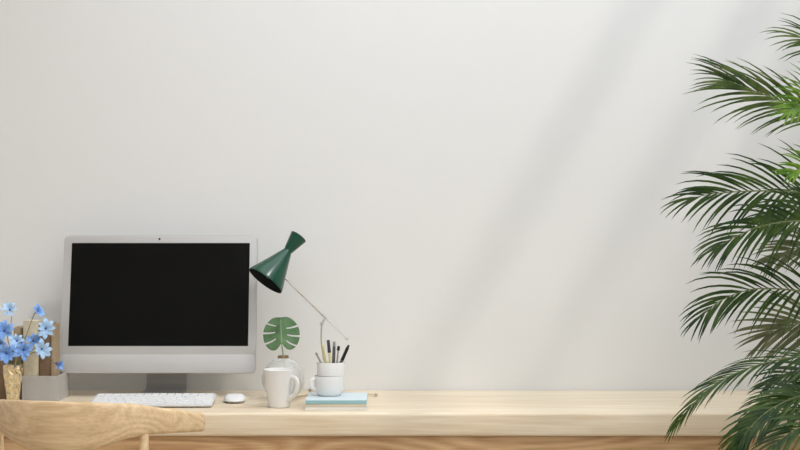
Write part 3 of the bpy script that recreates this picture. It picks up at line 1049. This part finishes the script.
frond([cz[3], P(905, 420, 3.35), P(850, 392, 3.28), P(805, 395, 3.24), P(770, 410, 3.22), P(745, 434, 3.21), P(732, 462, 3.21)], (0.1, -0.5, 0.8), 40, 0.12, 0.009, m_lf_dark, start=0.35, droop=0.9, a0=56, a1=14, single=False)
frond([cz[3], P(905, 450, 3.25), P(855, 425, 3.16), P(812, 424, 3.12), P(780, 440, 3.10), P(758, 470, 3.09)], (0.1, -0.6, 0.7), 38, 0.12, 0.009, m_lf_dark, start=0.32, droop=0.9, a0=58, a1=14, single=False)
frond([cz[3], P(905, 470, 3.45), P(850, 418, 3.48), P(805, 408, 3.50), P(765, 420, 3.51), P(738, 445, 3.52), P(725, 470, 3.52)], (0.1, -0.5, 0.8), 38, 0.125, 0.009, m_lf_dark, start=0.32, droop=0.8, a0=56, a1=14, single=False)
frond([cz[3], P(905, 450, 3.60), P(850, 400, 3.64), P(805, 392, 3.66), P(770, 402, 3.67), P(742, 425, 3.68)], (0.1, -0.6, 0.8), 34, 0.12, 0.009, m_lf_dark, start=0.32, droop=0.8, a0=56, a1=14, single=False)
frond([cz[2], P(905, 300, 3.75), P(860, 255, 3.80), P(825, 245, 3.83), P(790, 250, 3.85), P(768, 262, 3.86)], (0.1, -0.8, 0.5), 24, 0.13, 0.0105, m_lf_old, start=0.38, droop=0.7, a0=60, a1=14, single=False)
frond([cz[1], P(905, 240, 3.70), P(860, 205, 3.72), P(825, 203, 3.73), P(790, 210, 3.74), P(762, 222, 3.75)], (0.1, -0.8, 0.5), 26, 0.13, 0.0105, m_lf_dark, start=0.38, droop=0.7, a0=60, a1=14, single=False)
frond([cz[0], P(900, 400, 3.70), P(860, 372, 3.74), P(825, 366, 3.76), P(790, 372, 3.78), P(765, 385, 3.79)], (0.1, -0.7, 0.6), 24, 0.12, 0.010, m_lf_dark, start=0.38, droop=0.7, a0=58, a1=14, single=False)
frond([cz[3], P(900, 340, 3.35), P(860, 335, 3.25), P(825, 348, 3.18), P(803, 372, 3.14)], (0.0, -0.5, 0.8), 22, 0.12, 0.0105, m_lf_dark, start=0.4, droop=0.9, a0=58, a1=14, single=False)
frond([cz[4], P(890, 90, 4.0), P(872, 40, 4.2), P(855, 0, 4.36), P(848, -40, 4.44)], (0.1, -1, 0.2), 26, 0.11, 0.013, m_lf_dark, start=0.35, droop=0.5, a0=58, a1=14, single=False)  # unseen frond added to darken the wall's top right corner
frond([cz[1], P(895, 60, 4.0), P(890, 10, 4.15), P(872, -30, 4.3), P(858, -70, 4.40)], (0.1, -1, 0.2), 26, 0.13, 0.013, m_lf_dark, start=0.35, droop=0.5, a0=58, a1=14, single=False)  # second unseen frond, added for the same shade on the wall
for k, (ang, reach, hgt, end) in enumerate(((20, 0.42, 1.9, 1.55), (-35, 0.55, 1.75, 1.25), (-80, 0.6, 1.6, 1.0), (60, 0.45, 2.05, 1.9), (-60, 0.35, 2.1, 2.0), (100, 0.5, 1.95, 1.75), (140, 0.35, 2.25, 2.25), (-120, 0.35, 2.2, 2.2),
                                            (0, 0.5, 1.5, 1.1), (-20, 0.5, 2.1, 1.9), (40, 0.5, 1.6, 1.2), (75, 0.6, 2.2, 2.1), (-50, 0.6, 2.0, 1.7), (-95, 0.5, 2.0, 1.8), (-70, 0.5, 1.2, 0.7), (10, 0.4, 2.3, 2.3))):  # this row: unseen fronds added to shade the desk end and wall corner
    dv = Vector((math.cos(R(ang)), math.sin(R(ang)), 0))
    b0 = cz[k % 5]
    pts = [b0, b0 + dv * reach * 0.25 + Vector((0, 0, (hgt - b0.z) * 0.7)), PB + dv * reach * 0.65 + Vector((0, 0, hgt)), PB + dv * reach + Vector((0, 0, end))]
    frond(pts, (dv.x * 0.3, dv.y * 0.3, 1), 22, 0.17, 0.012, m_lf_mid if k % 2 else m_lf_dark, start=0.4, droop=0.9, single=False)
sb = bmesh.new()
mats_ = []
me = bpy.data.meshes.new('foliage')
for i, (bmx, m) in enumerate(stuff_bm.values()):
    tmp = bpy.data.meshes.new('tmp')
    for f in bmx.faces:
        f.material_index = i
        f.smooth = True
    bmx.to_mesh(tmp)
    bmx.free()
    sb.from_mesh(tmp)
    bpy.data.meshes.remove(tmp)
    mats_.append(m)
sb.to_mesh(me)
sb.free()
for m in mats_:
    me.materials.append(m)
fo = bpy.data.objects.new('foliage', me)
C.objects.link(fo)
fo.parent = palm
fo['kind'] = 'stuff'
